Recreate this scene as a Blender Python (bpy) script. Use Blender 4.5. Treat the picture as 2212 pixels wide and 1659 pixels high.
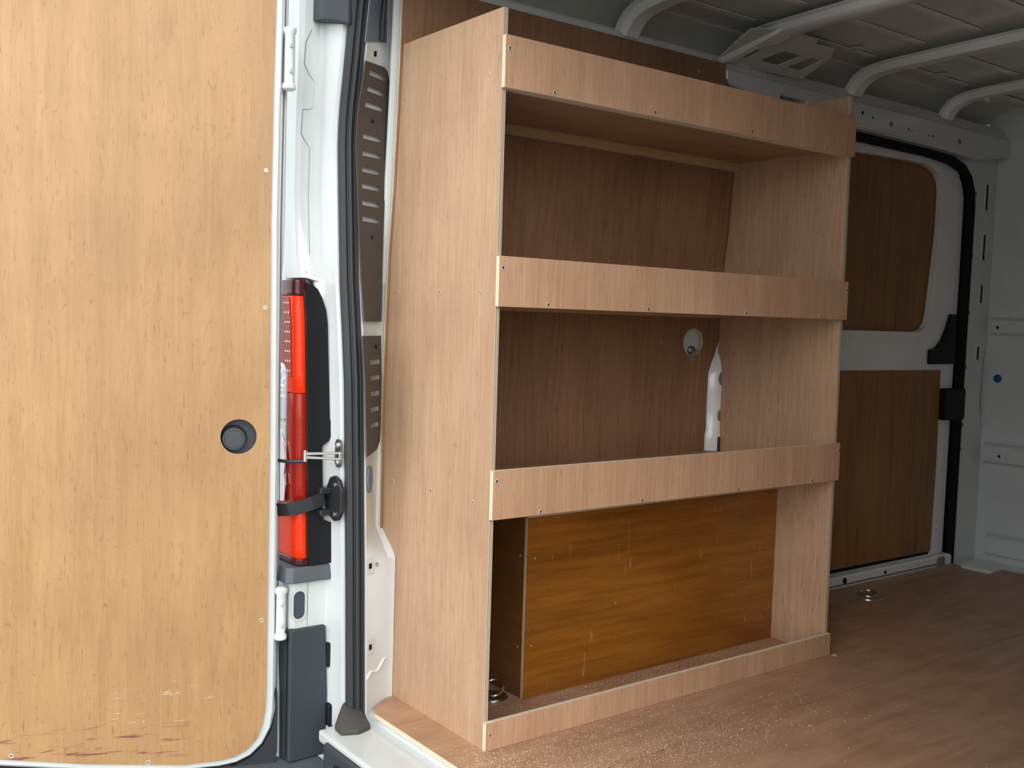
import bpy, bmesh, math, random
from mathutils import Vector, Matrix
from mathutils.geometry import tessellate_polygon
random.seed(7)
for o in list(bpy.data.objects): bpy.data.objects.remove(o)
S = bpy.context.scene
COL = S.collection

# ------------------------------------------------------------------ camera
cam_d = bpy.data.cameras.new('camera'); cam = bpy.data.objects.new('camera', cam_d); COL.objects.link(cam)
cam_d.sensor_width = 36; cam_d.sensor_fit = 'HORIZONTAL'; cam_d.lens = 36 * 2215 / 2212
cam_d.clip_start = 0.02
YAW, PITCH, ROLL = 0.92377, -0.06387, 0.03009
fw = Vector((-math.sin(YAW)*math.cos(PITCH), math.cos(YAW)*math.cos(PITCH), math.sin(PITCH)))
rt = fw.cross(Vector((0, 0, 1))).normalized(); up = rt.cross(fw)
rt2 = rt*math.cos(ROLL) + up*math.sin(ROLL); up2 = -rt*math.sin(ROLL) + up*math.cos(ROLL)
M = Matrix((rt2, up2, -fw)).transposed().to_4x4(); M.translation = Vector((1.7167, -1.2561, 0.9226))
cam.matrix_world = M
S.camera = cam

# ------------------------------------------------------------------ world: bright overcast sky
w = bpy.data.worlds.new('overcast_sky'); S.world = w; w.use_nodes = True
wn = w.node_tree.nodes; wl = w.node_tree.links
wn['Background'].inputs['Color'].default_value = (0.93, 0.97, 1.0, 1)
wn['Background'].inputs['Strength'].default_value = 1.75
sun_d = bpy.data.lights.new('hazy_sun', 'SUN'); sun = bpy.data.objects.new('hazy_sun', sun_d); COL.objects.link(sun)
sun_d.energy = 1.5; sun_d.angle = math.radians(55); sun_d.color = (1.0, .965, .91)      # sun behind cloud, off to the rear right
sun.matrix_world = Vector((.74, -.52, .43)).to_track_quat('Z', 'Y').to_matrix().to_4x4()
S.view_settings.view_transform = 'Standard'; S.view_settings.look = 'None'
S.view_settings.exposure = 0.42; S.view_settings.gamma = 1.0
S.view_settings.use_curve_mapping = False

# ------------------------------------------------------------------ materials
MAT = {}
def new_mat(name):
    m = bpy.data.materials.new(name); m.use_nodes = True; MAT[name] = m
    nt = m.node_tree; b = nt.nodes['Principled BSDF']
    return m, nt, b
def N(nt, t, **kw):
    n = nt.nodes.new(t)
    for k, v in kw.items(): setattr(n, k, v)
    return n
def ramp(nt, fac, stops):
    r = N(nt, 'ShaderNodeValToRGB'); e = r.color_ramp.elements
    e[0].position, e[0].color = stops[0][0], (*stops[0][1], 1)
    e[1].position, e[1].color = stops[-1][0], (*stops[-1][1], 1)
    for p_, c in stops[1:-1]:
        x = e.new(p_); x.color = (*c, 1)
    nt.links.new(fac, r.inputs['Fac']); return r.outputs['Color']
def mix(nt, fac, a, b, mode='MIX'):
    m = N(nt, 'ShaderNodeMix', data_type='RGBA', blend_type=mode)
    for s, v in ((m.inputs[0], fac), (m.inputs[6], a), (m.inputs[7], b)):
        if isinstance(v, (int, float)): s.default_value = v
        elif isinstance(v, tuple): s.default_value = (*v, 1)
        else: nt.links.new(v, s)
    return m.outputs[2]
def noise(nt, vec, scale, detail=4, rough=.55, dist=0.0):
    n = N(nt, 'ShaderNodeTexNoise'); n.inputs['Scale'].default_value = scale
    n.inputs['Detail'].default_value = detail; n.inputs['Roughness'].default_value = rough
    n.inputs['Distortion'].default_value = dist
    nt.links.new(vec, n.inputs['Vector']); return n.outputs['Fac']
def mapping(nt, vec, scale, loc=(0, 0, 0)):
    m = N(nt, 'ShaderNodeMapping'); m.inputs['Scale'].default_value = scale; m.inputs['Location'].default_value = loc
    nt.links.new(vec, m.inputs['Vector']); return m.outputs['Vector']
def ocoord(nt): return N(nt, 'ShaderNodeTexCoord').outputs['Object']

def plain(name, col, rough=.5, metal=0.0, coat=0.0, bump=0.0, bscale=400, spec=.5, var=0.0):
    m, nt, b = new_mat(name)
    b.inputs['Base Color'].default_value = (*col, 1); b.inputs['Roughness'].default_value = rough
    b.inputs['Metallic'].default_value = metal; b.inputs['Coat Weight'].default_value = coat
    b.inputs['Specular IOR Level'].default_value = spec
    co = ocoord(nt)
    if var:
        f = noise(nt, co, 9, 5)
        c = ramp(nt, f, [(.3, tuple(x*(1-var) for x in col)), (.7, tuple(min(1, x*(1+var*.5)) for x in col))])
        nt.links.new(c, b.inputs['Base Color'])
    if bump:
        bp = N(nt, 'ShaderNodeBump'); bp.inputs['Strength'].default_value = bump; bp.inputs['Distance'].default_value = .002
        nt.links.new(noise(nt, co, bscale, 3), bp.inputs['Height']); nt.links.new(bp.outputs['Normal'], b.inputs['Normal'])
    return m

def wood(name, light, mid, dark, grain='z', rough=.55, fine=95, stretch=.03, pores=.55, coat=0.0, blot=3.0, spec=.35, off=(0, 0, 0), wavy=.6, scratches=None, hair=.22):
    """sliced-veneer plywood face: long streaks along the grain axis, short dark pores, soft blotches"""
    m, nt, b = new_mat(name); co = ocoord(nt)
    ax = 'xyz'.index(grain)
    sc = [1.0, 1.0, 1.0]; sc[ax] = stretch
    v = mapping(nt, co, tuple(sc), off)
    f1 = noise(nt, v, fine, 5, .6, wavy)                 # streaks
    sc2 = [1.0, 1.0, 1.0]; sc2[ax] = .12
    v2 = mapping(nt, co, tuple(sc2), off)
    f2 = noise(nt, v2, 11, 4, .55, 1.2)                  # wide figure
    f3 = noise(nt, co, blot, 3, .5)                      # blotches
    base = ramp(nt, f1, [(.30, mid), (.62, light)])
    fig = ramp(nt, f2, [(.35, tuple(x*.86 for x in mid)), (.7, light)])
    c = mix(nt, .38, base, fig)
    bl = ramp(nt, f3, [(.35, (.90, .87, .84)), (.65, (1.04, 1.03, 1.0))])
    c = mix(nt, .9, c, bl, 'MULTIPLY')
    if hair:
        sch = [1.0, 1.0, 1.0]; sch[ax] = .16
        fh = noise(nt, mapping(nt, co, tuple(sch), tuple(x+7.7 for x in off)), 7.5, 4, .55, 1.0)
        mh = N(nt, 'ShaderNodeMath', operation='MULTIPLY'); nt.links.new(fh, mh.inputs[0]); mh.inputs[1].default_value = 34
        fr = N(nt, 'ShaderNodeMath', operation='FRACT'); nt.links.new(mh.outputs[0], fr.inputs[0])
        line = ramp(nt, fr.outputs[0], [(.0, (1, 1, 1)), (.16, (0, 0, 0))])
        brk = ramp(nt, noise(nt, co, 60, 3), [(.46, (0, 0, 0)), (.6, (1, 1, 1))])
        m1 = N(nt, 'ShaderNodeMath', operation='MULTIPLY'); nt.links.new(line, m1.inputs[0]); nt.links.new(brk, m1.inputs[1])
        m0 = N(nt, 'ShaderNodeMath', operation='MULTIPLY'); nt.links.new(m1.outputs[0], m0.inputs[0]); m0.inputs[1].default_value = hair
        c = mix(nt, m0.outputs[0], c, dark)
    sc3 = [1.0, 1.0, 1.0]; sc3[ax] = .07
    v3 = mapping(nt, co, tuple(sc3), tuple(x+3.3 for x in off))
    f4 = noise(nt, v3, 330, 2, .5, .3)
    po = ramp(nt, f4, [(.64, (0, 0, 0)), (.74, (1, 1, 1))])
    pm = N(nt, 'ShaderNodeMath', operation='MULTIPLY'); nt.links.new(po, pm.inputs[0]); pm.inputs[1].default_value = pores
    c = mix(nt, pm.outputs[0], c, dark)
    if scratches:
        colr, amt, axis, sscale, lo = scratches
        ss = [1.0, 1.0, 1.0]; ss['xyz'.index(axis)] = .1
        vs = mapping(nt, co, tuple(ss), (1.7, 4.1, 2.2))
        fs = noise(nt, vs, sscale, 3, .6, .8)
        gate = noise(nt, co, 6, 2)
        g2 = ramp(nt, gate, [(.48, (0, 0, 0)), (.62, (1, 1, 1))])
        sr = ramp(nt, fs, [(lo, (0, 0, 0)), (lo+.06, (1, 1, 1))])
        mm = N(nt, 'ShaderNodeMath', operation='MULTIPLY'); nt.links.new(sr, mm.inputs[0]); nt.links.new(g2, mm.inputs[1])
        m2 = N(nt, 'ShaderNodeMath', operation='MULTIPLY'); nt.links.new(mm.outputs[0], m2.inputs[0]); m2.inputs[1].default_value = amt
        c = mix(nt, m2.outputs[0], c, colr)
    nt.links.new(c, b.inputs['Base Color'])
    b.inputs['Roughness'].default_value = rough; b.inputs['Coat Weight'].default_value = coat
    b.inputs['Coat Roughness'].default_value = .2
    b.inputs['Specular IOR Level'].default_value = spec
    bp = N(nt, 'ShaderNodeBump'); bp.inputs['Strength'].default_value = .12; bp.inputs['Distance'].default_value = .001
    nt.links.new(f1, bp.inputs['Height']); nt.links.new(bp.outputs['Normal'], b.inputs['Normal'])
    return m

def edge_mat(name, axis, light, dark, period=.0052):
    """sawn plywood edge: alternating plies across the board's thickness"""
    m, nt, b = new_mat(name); co = ocoord(nt)
    wv = N(nt, 'ShaderNodeTexWave', wave_type='BANDS', bands_direction=axis.upper(), wave_profile='SIN')
    wv.inputs['Scale'].default_value = 2*math.pi/(20*period); wv.inputs['Distortion'].default_value = .4
    wv.inputs['Detail'].default_value = 1
    nt.links.new(co, wv.inputs['Vector'])
    c = ramp(nt, wv.outputs['Fac'], [(.30, dark), (.62, light)])
    f = noise(nt, co, 160, 3)
    c = mix(nt, .5, c, ramp(nt, f, [(.3, (.75, .75, .75)), (.7, (1.05, 1.05, 1.05))]), 'MULTIPLY')
    nt.links.new(c, b.inputs['Base Color']); b.inputs['Roughness'].default_value = .8
    return m

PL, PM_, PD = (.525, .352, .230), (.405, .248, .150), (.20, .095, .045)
wood('ply_new', PL, PM_, PD, 'z', fine=150, stretch=.035, pores=.75, hair=.3)
wood('ply_new_y', PL, PM_, PD, 'y')
wood('ply_fascia', (.60, .39, .25), (.46, .262, .155), (.25, .10, .045), 'z', fine=190, stretch=.025, pores=.7, off=(2, 1, 5))
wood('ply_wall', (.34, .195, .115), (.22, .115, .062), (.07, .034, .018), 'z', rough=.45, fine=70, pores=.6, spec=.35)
wood('ply_slide', (.34, .165, .052), (.21, .094, .027), (.08, .032, .011), 'z', rough=.42, fine=60)
wood('ply_floor', (.47, .285, .18), (.34, .19, .112), (.15, .075, .04), 'y', rough=.42, fine=34, stretch=.13, pores=.5, spec=.4, blot=9, scratches=((.6, .5, .38), .35, 'y', 60, .66))
wood('ply_arch', (.36, .135, .016), (.165, .055, .006), (.07, .022, .003), 'y', rough=.32, fine=42, stretch=.06, pores=.35, coat=.35, spec=.4, blot=4, scratches=((.62, .46, .28), .5, 'z', 120, .645))
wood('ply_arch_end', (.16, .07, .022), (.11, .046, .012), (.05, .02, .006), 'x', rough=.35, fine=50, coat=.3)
wood('ply_batten', (.62, .43, .24), (.52, .34, .17), (.30, .17, .08), 'y', fine=80)
for a in 'xyz': edge_mat('edge_'+a, a, (.64, .55, .40), (.23, .175, .115), .0042)
for a in 'xyz': edge_mat('edge_pale_'+a, a, (.78, .70, .54), (.60, .50, .35))

# rear door lining: yellow-tan veneer with scuffs and purple marks near the bottom
def door_ply():
    m = wood('ply_door', (.435, .262, .122), (.36, .208, .090), (.20, .095, .033), 'z', rough=.38, fine=48, stretch=.07, pores=.6, spec=.35, blot=4, wavy=1.6, hair=.5)
    nt = m.node_tree; b = nt.nodes['Principled BSDF']
    base = b.inputs['Base Color'].links[0].from_socket
    co = ocoord(nt)
    sep = N(nt, 'ShaderNodeSeparateXYZ'); nt.links.new(co, sep.inputs[0])
    def band(lo, hi, soft, sock):
        a = N(nt, 'ShaderNodeMapRange'); nt.links.new(sock, a.inputs[0]); a.inputs[1].default_value = lo-soft; a.inputs[2].default_value = lo
        c = N(nt, 'ShaderNodeMapRange'); nt.links.new(sock, c.inputs[0]); c.inputs[1].default_value = hi; c.inputs[2].default_value = hi+soft
        c.inputs[3].default_value = 1; c.inputs[4].default_value = 0
        mm = N(nt, 'ShaderNodeMath', operation='MULTIPLY'); nt.links.new(a.outputs[0], mm.inputs[0]); nt.links.new(c.outputs[0], mm.inputs[1]); return mm.outputs[0]
    def mul(a, b_):
        mm = N(nt, 'ShaderNodeMath', operation='MULTIPLY'); nt.links.new(a, mm.inputs[0])
        if isinstance(b_, float): mm.inputs[1].default_value = b_
        else: nt.links.new(b_, mm.inputs[1])
        return mm.outputs[0]
    # purple scuffs: long level strokes
    v = mapping(nt, co, (6, 6, 60)); f = noise(nt, v, 1.6, 4, .6, .6)
    st = ramp(nt, f, [(.565, (0, 0, 0)), (.66, (1, 1, 1))])
    msk = mul(mul(st, band(-.075, -.015, .02, sep.outputs['Z'])), band(-.80, -.50, .06, sep.outputs['Y']))
    c = mix(nt, mul(msk, .85), base, (.16, .025, .045))
    # pale scratches
    v = mapping(nt, co, (5, 5, 70), (3, 1, 2)); f = noise(nt, v, 2.2, 5, .75, 2.0)
    st = ramp(nt, f, [(.625, (0, 0, 0)), (.66, (1, 1, 1))])
    msk = mul(mul(st, band(.0, .10, .02, sep.outputs['Z'])), band(-.62, -.43, .05, sep.outputs['Y']))
    c = mix(nt, mul(msk, .6), c, (.80, .72, .58))
    # resin knots
    v = mapping(nt, co, (1, 1, .35), (.3, .7, .4)); vo = N(nt, 'ShaderNodeTexVoronoi'); vo.inputs['Scale'].default_value = 9
    nt.links.new(v, vo.inputs['Vector'])
    st = ramp(nt, vo.outputs['Distance'], [(.03, (1, 1, 1)), (.07, (0, 0, 0))])
    c = mix(nt, mul(st, .6), c, (.36, .17, .05))
    nt.links.new(c, b.inputs['Base Color'])
door_ply()

plain('paint_white', (.80, .83, .83), rough=.28, coat=.5, var=.04)
plain('paint_ext', (.57, .60, .595), rough=.30, coat=.4, var=.05)
plain('paint_inner', (.65, .695, .69), rough=.33, coat=.3, var=.05)
plain('paint_roof', (.64, .655, .62), rough=.30, coat=.4, var=.06)
plain('rubber', (.022, .025, .028), rough=.55, bump=.2, bscale=250, spec=.4)
plain('rubber_dirty', (.05, .047, .042), rough=.75, bump=.5, bscale=120)
plain('plastic_step', (.085, .095, .105), rough=.6, bump=.4, bscale=500)
plain('plastic_grey', (.035, .043, .052), rough=.6, bump=.4, bscale=700, spec=.4)
plain('plastic_ledge', (.075, .088, .10), rough=.55, bump=.3, bscale=700)
plain('plastic_black', (.008, .009, .011), rough=.55, spec=.22)
plain('rubber_black', (.007, .007, .008), rough=.7, spec=.2)
plain('plastic_taupe', (.060, .050, .043), rough=.6, bump=.3, bscale=800)
plain('steel', (.62, .60, .57), rough=.28, metal=1.0)
plain('steel_dull', (.36, .35, .33), rough=.45, metal=1.0)
plain('zinc', (.55, .56, .50), rough=.35, metal=.9)
plain('black_steel', (.018, .019, .022), rough=.38, spec=.5)
plain('dark_void', (.012, .013, .017), rough=.9, spec=.1)
plain('lens_bright', (.62, .028, .0005), rough=.3, coat=.0, bump=.5, bscale=90, spec=.3)
plain('lens_mid', (.26, .009, .001), rough=.25, coat=.0, bump=.3, bscale=60, spec=.3)
plain('lens_dark', (.055, .008, .008), rough=.25, coat=.2, spec=.3)
plain('lens_clear', (.62, .65, .66), rough=.08, metal=.55, coat=.8, bump=.5, bscale=70)
plain('lens_board', (.22, .012, .004), rough=.35, bump=.8, bscale=160, spec=.3)
plain('led', (.95, .50, .42), rough=.2, coat=1.0)
plain('chrome', (.9, .9, .92), rough=.10, metal=1.0, bump=.6, bscale=45)
plain('knob_plastic', (.040, .045, .053), rough=.5, bump=.2, bscale=600)
plain('blue_plastic', (.006, .075, .28), rough=.5)
plain('hole_navy', (.008, .012, .10), rough=.4)
plain('hole_grey', (.16, .19, .24), rough=.7)
plain('hole_dark', (.04, .055, .075), rough=.6)
plain('screw_zinc', (.70, .66, .52), rough=.4, metal=.2)
plain('sealant', (.78, .77, .72), rough=.6, var=.08)
plain('concrete', (.27, .27, .265), rough=.9, bump=.4, bscale=60, var=.15)
plain('sawdust_pale', (.80, .66, .47), rough=.9)

# ------------------------------------------------------------------ builders
def tag(o, label=None, cat=None, group=None, kind=None):
    if label: o['label'] = label
    if cat: o['category'] = cat
    if group: o['group'] = group
    if kind: o['kind'] = kind
    return o
def par(o, parent):
    if parent is not None:
        o.parent = parent; o.matrix_parent_inverse = parent.matrix_basis.inverted() if parent.parent is None else (parent.parent.matrix_basis @ parent.matrix_parent_inverse @ parent.matrix_basis).inverted()
    return o
def empty(name, loc=(0, 0, 0)):
    o = bpy.data.objects.new(name, None); COL.objects.link(o); o.location = loc; o.empty_display_size = .05
    o.matrix_basis = Matrix.Translation(loc); return o
def link(name, me, parent=None):
    o = bpy.data.objects.new(name, me); COL.objects.link(o); par(o, parent); return o
def finish(name, bm, mats, parent=None, smooth=False, bevel=0.0, seg=1, angle=35):
    if isinstance(mats, str): mats = [mats]
    bmesh.ops.remove_doubles(bm, verts=bm.verts, dist=1e-6)
    bmesh.ops.recalc_face_normals(bm, faces=bm.faces)
    if bevel:
        es = [e for e in bm.edges if len(e.link_faces) == 2 and e.calc_face_angle(0) > math.radians(angle)]
        bmesh.ops.bevel(bm, geom=es, offset=bevel, segments=seg, profile=.6, affect='EDGES', clamp_overlap=True)
    me = bpy.data.meshes.new(name); bm.to_mesh(me); bm.free()
    for m in mats: me.materials.append(MAT[m])
    if smooth:
        me.polygons.foreach_set('use_smooth', [True]*len(me.polygons))
        try: me.set_sharp_from_angle(angle=math.radians(40))
        except Exception: pass
    return link(name, me, parent)
def add_box(bm, x0, x1, y0, y1, z0, z1, mi=0):
    v = [bm.verts.new(q) for q in [(x0,y0,z0),(x1,y0,z0),(x1,y1,z0),(x0,y1,z0),(x0,y0,z1),(x1,y0,z1),(x1,y1,z1),(x0,y1,z1)]]
    for f in [(0,3,2,1),(4,5,6,7),(0,1,5,4),(1,2,6,5),(2,3,7,6),(3,0,4,7)]:
        g = bm.faces.new([v[i] for i in f]); g.material_index = mi
def box(name, b, mat, parent=None, bevel=.001, seg=1):
    bm = bmesh.new(); add_box(bm, *b); return finish(name, bm, mat, parent, bevel=bevel, seg=seg)
def board(name, b, thin, face, parent=None, pale=False, bevel=.0007):
    """plywood board: veneer on the two large faces, sawn plies on the edges"""
    bm = bmesh.new(); add_box(bm, *b); bmesh.ops.recalc_face_normals(bm, faces=bm.faces)
    ax = 'xyz'.index(thin)
    for f in bm.faces: f.material_index = 0 if abs(f.normal[ax]) > .9 else 1
    o = finish(name, bm, [face, ('edge_pale_' if pale else 'edge_')+thin], parent, bevel=bevel)
    return o
def plate(name, outer, holes, t, mapf, mats, parent=None, cuts=(), bevel=0.0, smooth=False):
    """flat sheet cut to an outline with holes; mapf(u, v, w) places it; w = 0 is the face that shows"""
    if isinstance(mats, str): mats = [mats]
    polys = [[Vector((u, v, 0)) for u, v in outer]] + [[Vector((u, v, 0)) for u, v in h] for h in holes]
    tris = tessellate_polygon(polys); pts = [q for pl in polys for q in pl]
    bm = bmesh.new()
    a = [bm.verts.new((q.x, q.y, 0)) for q in pts]; b = [bm.verts.new((q.x, q.y, t)) for q in pts]
    for tr in tris:
        try: bm.faces.new([a[i] for i in tr]); bm.faces.new([b[i] for i in reversed(tr)])
        except ValueError: pass
    k = 0
    em = 1 if len(mats) > 1 else 0
    for pl in polys:
        n = len(pl)
        for i in range(n):
            j = (i+1) % n
            f = bm.faces.new([a[k+i], a[k+j], b[k+j], b[k+i]]); f.material_index = em
        k += n
    for ax, c in cuts:
        co = Vector((c, 0, 0)) if ax == 'u' else Vector((0, c, 0)); no = Vector((1, 0, 0)) if ax == 'u' else Vector((0, 1, 0))
        bmesh.ops.bisect_plane(bm, geom=bm.verts[:]+bm.edges[:]+bm.faces[:], plane_co=co, plane_no=no, dist=1e-6)
    bmesh.ops.recalc_face_normals(bm, faces=bm.faces)
    for v in bm.verts: v.co = Vector(mapf(*v.co))
    return finish(name, bm, mats, parent, bevel=bevel, smooth=smooth)
def sweep(name, path, prof, B, mat, parent=None, closed=False, smooth=True):
    """profile (n, b) swept along a path; b follows the fixed direction B, n is tangent x B"""
    bm = bmesh.new(); P = [Vector(q) for q in path]; B = Vector(B).normalized(); rings = []
    for i, q in enumerate(P):
        a = P[i-1] if (i > 0 or closed) else P[i]; c = P[(i+1) % len(P)] if (i < len(P)-1 or closed) else P[i]
        T = (c-a).normalized(); Nn = T.cross(B).normalized()
        rings.append([bm.verts.new(q + Nn*n + B*b) for n, b in prof])
    m = len(prof)
    R = len(rings)
    for i in range(R if closed else R-1):
        for j in range(m):
            bm.faces.new([rings[i][j], rings[i][(j+1) % m], rings[(i+1) % R][(j+1) % m], rings[(i+1) % R][j]])
    if not closed:
        bm.faces.new(rings[0]); bm.faces.new(list(reversed(rings[-1])))
    return finish(name, bm, mat, parent, smooth=smooth)
def circ(r, n=10, c=(0, 0), rx=None):
    return [(c[0]+(rx or r)*math.cos(2*math.pi*i/n), c[1]+r*math.sin(2*math.pi*i/n)) for i in range(n)]
def tube(name, path, r, mat, parent=None, B=(0.31, 0.2, 0.93), n=10, closed=False):
    return sweep(name, path, circ(r, n), B, mat, parent, closed)
def lathe(name, prof, mat, parent=None, n=28, mw=None, bm=None):
    own = bm is None
    bm = bm or bmesh.new(); rings = []
    for r, z in prof:
        rings.append([bm.verts.new((r*math.cos(2*math.pi*i/n), r*math.sin(2*math.pi*i/n), z)) for i in range(n)])
    for i in range(len(rings)-1):
        for j in range(n):
            bm.faces.new([rings[i][j], rings[i][(j+1) % n], rings[i+1][(j+1) % n], rings[i+1][j]])
    bm.faces.new(list(reversed(rings[0]))); bm.faces.new(rings[-1])
    if mw is not None: bm.transform(mw)
    return finish(name, bm, mat, parent, smooth=True)
def face_to(direction, loc):
    """matrix whose local +z points along direction"""
    return Matrix.Translation(loc) @ Vector(direction).to_track_quat('Z', 'Y').to_matrix().to_4x4()
def rounded(u0, v0, u1, v1, r, n=5, rs=None):
    rs = rs or (r, r, r, r); out = []
    for (cx, cy, a0, rr) in ((u1-rs[0], v0+rs[0], -90, rs[0]), (u1-rs[1], v1-rs[1], 0, rs[1]), (u0+rs[2], v1-rs[2], 90, rs[2]), (u0+rs[3], v0+rs[3], 180, rs[3])):
        for i in range(n+1):
            a = math.radians(a0+90*i/n); out.append((cx+rr*math.cos(a), cy+rr*math.sin(a)))
    return out
def interp(z, zs, xs):
    if z <= zs[0]: return xs[0]
    for i in range(len(zs)-1):
        if z <= zs[i+1]:
            t = (z-zs[i])/(zs[i+1]-zs[i]); return xs[i]+t*(xs[i+1]-xs[i])
    return xs[-1]
# shared countersunk screw head, local +z is outward
def screw_mesh():
    bm = bmesh.new(); n = 14
    prof = [(.0044, 0), (.0044, .0007), (.0034, .0009), (.0026, .0004)]
    rings = [[bm.verts.new((r*math.cos(2*math.pi*i/n), r*math.sin(2*math.pi*i/n), z)) for i in range(n)] for r, z in prof]
    for i in range(3):
        for j in range(n):
            f = bm.faces.new([rings[i][j], rings[i][(j+1) % n], rings[i+1][(j+1) % n], rings[i+1][j]]); f.material_index = 0 if i < 2 else 1
    f = bm.faces.new(rings[-1]); f.material_index = 1
    me = bpy.data.meshes.new('screw_head'); bm.to_mesh(me); bm.free()
    me.materials.append(MAT['screw_zinc']); me.materials.append(MAT['steel_dull']); return me
SCREW = screw_mesh()
def screw(loc, direction, parent, s=1.0):
    o = bpy.data.objects.new('screw', SCREW); COL.objects.link(o)
    par(o, parent)
    o.matrix_basis = face_to(direction, loc) @ Matrix.Scale(s, 4)
    return o

# ================================================================== SETTING
# outdoor ground the van stands on
g = box('ground', (-30, 30, -30, 30, -.66, -.60), 'concrete', bevel=0); tag(g, 'grey concrete ground under the van', kind='structure')

# seal line of the rear opening (x of the jamb seal at height z)
SZ = [-.2, .04, .34, .58, .77, .88, 1.0, 1.2, 1.31, 1.38, 1.48, 1.63, 1.72]
SXv = [-.345, -.355, -.369, -.382, -.394, -.408, -.425, -.44, -.447, -.445, -.426, -.402, -.36]
def sx(z): return interp(z, SZ, SXv)
DZ = [-.2, .35, .68, .9, .99, 1.05, 1.22, 1.39, 1.49, 1.9]
DXv = [-.445, -.446, -.462, -.474, -.49, -.522, -.541, -.535, -.528, -.52]
def dx(z): return interp(z, DZ, DXv)
WZ = [0, .33, .67, .95, 1.07, 1.21, 1.42, 1.56, 1.70]
WXv = [-.452, -.456, -.460, -.450, -.445, -.430, -.417, -.410, -.405]
def wx(z): return interp(z, WZ, WXv)

# ---- floor: plywood sheets
FT = .012
floor = empty('floor', (.465, 1.25, -FT)); tag(floor, 'plywood sheet floor of the van', kind='structure')
flat = lambda u, v, w_: (u, v, -w_)
gap = .0009
sheets = [
    [(-.318, -.09), (.20-gap, -.09), (.20-gap, .235-gap), (-.440, .235-gap), (-.440, .012), (-.392, .012), (-.386, -.02), (-.345, -.075)],
    [(-.440, .235+gap), (.20-gap, .235+gap), (.20-gap, 2.265-gap), (-.440, 2.265-gap)],
    [(.20+gap, -.09), (1.27, -.09), (1.36, 0), (1.36, 2.265-gap), (.20+gap, 2.265-gap)],
    [(-.440, 2.265+gap), (1.36, 2.265+gap), (1.36, 2.68), (-.275, 2.68), (-.265, 2.55), (-.37, 2.55), (-.40, 2.60), (-.440, 2.60)],
]
for s_ in sheets: plate('floor_panel', s_, [], FT, flat, ['ply_floor', 'ply_floor'], floor)
board('floor_nosing', (-.316, 1.268, -.0915, -.0902, -FT, -.0004), 'z', 'ply_batten', floor, pale=True, bevel=.0003)
box('underfloor', (-.50, 1.42, -.085, 2.85, -.06, -FT-.001), 'paint_inner', floor, bevel=0)
# painted steel sill behind the floor edge
bm = bmesh.new(); add_box(bm, -.36, 1.30, -.212, -.07, -.055, -.028)
finish('sill', bm, 'paint_ext', floor, bevel=.006, seg=2)

# ---- left wall: lining sheet with a round cut-out and a tapered notch
wl_ = empty('wall_left', (-.46, .6, 0)); tag(wl_, 'dark brown plywood lining of the left wall', kind='structure')
def wall_map(u, v, w_): return (wx(v)-w_, u, v)
lin = [(-.006, .0), (1.150, .0), (1.150, .571), (1.155, .665), (1.150, .775), (1.158, .80), (1.170, .826), (1.184, .868), (1.30, .868), (1.30, 1.60), (1.23, 1.615), (1.13, 1.645), (1.117, 1.662), (1.113, 1.70), (-.006, 1.70)]
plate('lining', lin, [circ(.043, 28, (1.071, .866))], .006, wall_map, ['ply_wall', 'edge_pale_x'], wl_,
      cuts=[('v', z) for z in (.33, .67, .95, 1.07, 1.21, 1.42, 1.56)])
plate('steel_skin', [(-.02, -.05), (1.32, -.05), (1.32, 1.72), (-.02, 1.72)], [], .004, lambda u, v, w_: (wx(v)-.016-w_, u, v), 'paint_inner', wl_,
      cuts=[('v', z) for z in (.33, .67, .95, 1.07, 1.21, 1.42, 1.56)])
screw((wx(1.66)+.0005, 1.0, 1.66), (1, 0, 0), wl_, .8); screw((wx(.862)+.0005, .935, .862), (1, 0, 0), wl_, .8)
# painted pillar seen through the notch
def pillar_sec(z):
    n0 = interp(z, [.50, .575, .60, .77, .875], [1.146, 1.146, 1.151, 1.149, 1.190])
    k = interp(z, [.50, .575, .60, .78, .875], [.003, .003, 0, 0, -.022])
    e = 1.20
    return [(-.472, n0), (-.456+k*.5, n0), (-.446+k, n0+(e-n0)*.15), (-.438+k, n0+(e-n0)*.36), (-.433+k, n0+(e-n0)*.46), (-.431+k, n0+(e-n0)*.62), (-.4305+k, e), (-.472, e)]
bm = bmesh.new(); zs = [.50, .575, .60, .66, .72, .77, .80, .84, .875]; rg = [[bm.verts.new((x, y, z)) for x, y in pillar_sec(z)] for z in zs]
for i in range(len(rg)-1):
    for j in range(8): bm.faces.new([rg[i][j], rg[i][(j+1) % 8], rg[i+1][(j+1) % 8], rg[i+1][j]])
bm.faces.new(rg[0]); bm.faces.new(rg[-1])
pil = finish('pillar_rib', bm, 'paint_white', wl_, bevel=.004, seg=2, smooth=True); tag(pil, 'white painted steel rib showing beside the lining edge')
def pdisc(z, r, rz, mat):
    plate('rib_hole', [(r*math.cos(a*math.pi/12), z+rz*math.sin(a*math.pi/12)) for a in range(24)], [], .0012, lambda u, v, w_: (-.4300-w_+u*.30, 1.1815+u, v), mat, pil)
pdisc(.755, .010, .020, 'hole_grey'); pdisc(.640, .009, .018, 'hole_grey')
box('rib_hole_shade', (-.440, -.4255, 1.173, 1.1826, .529, .574), 'hole_navy', pil, bevel=.002)  # navy block painted in for the dark of a hole in the rib
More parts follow.
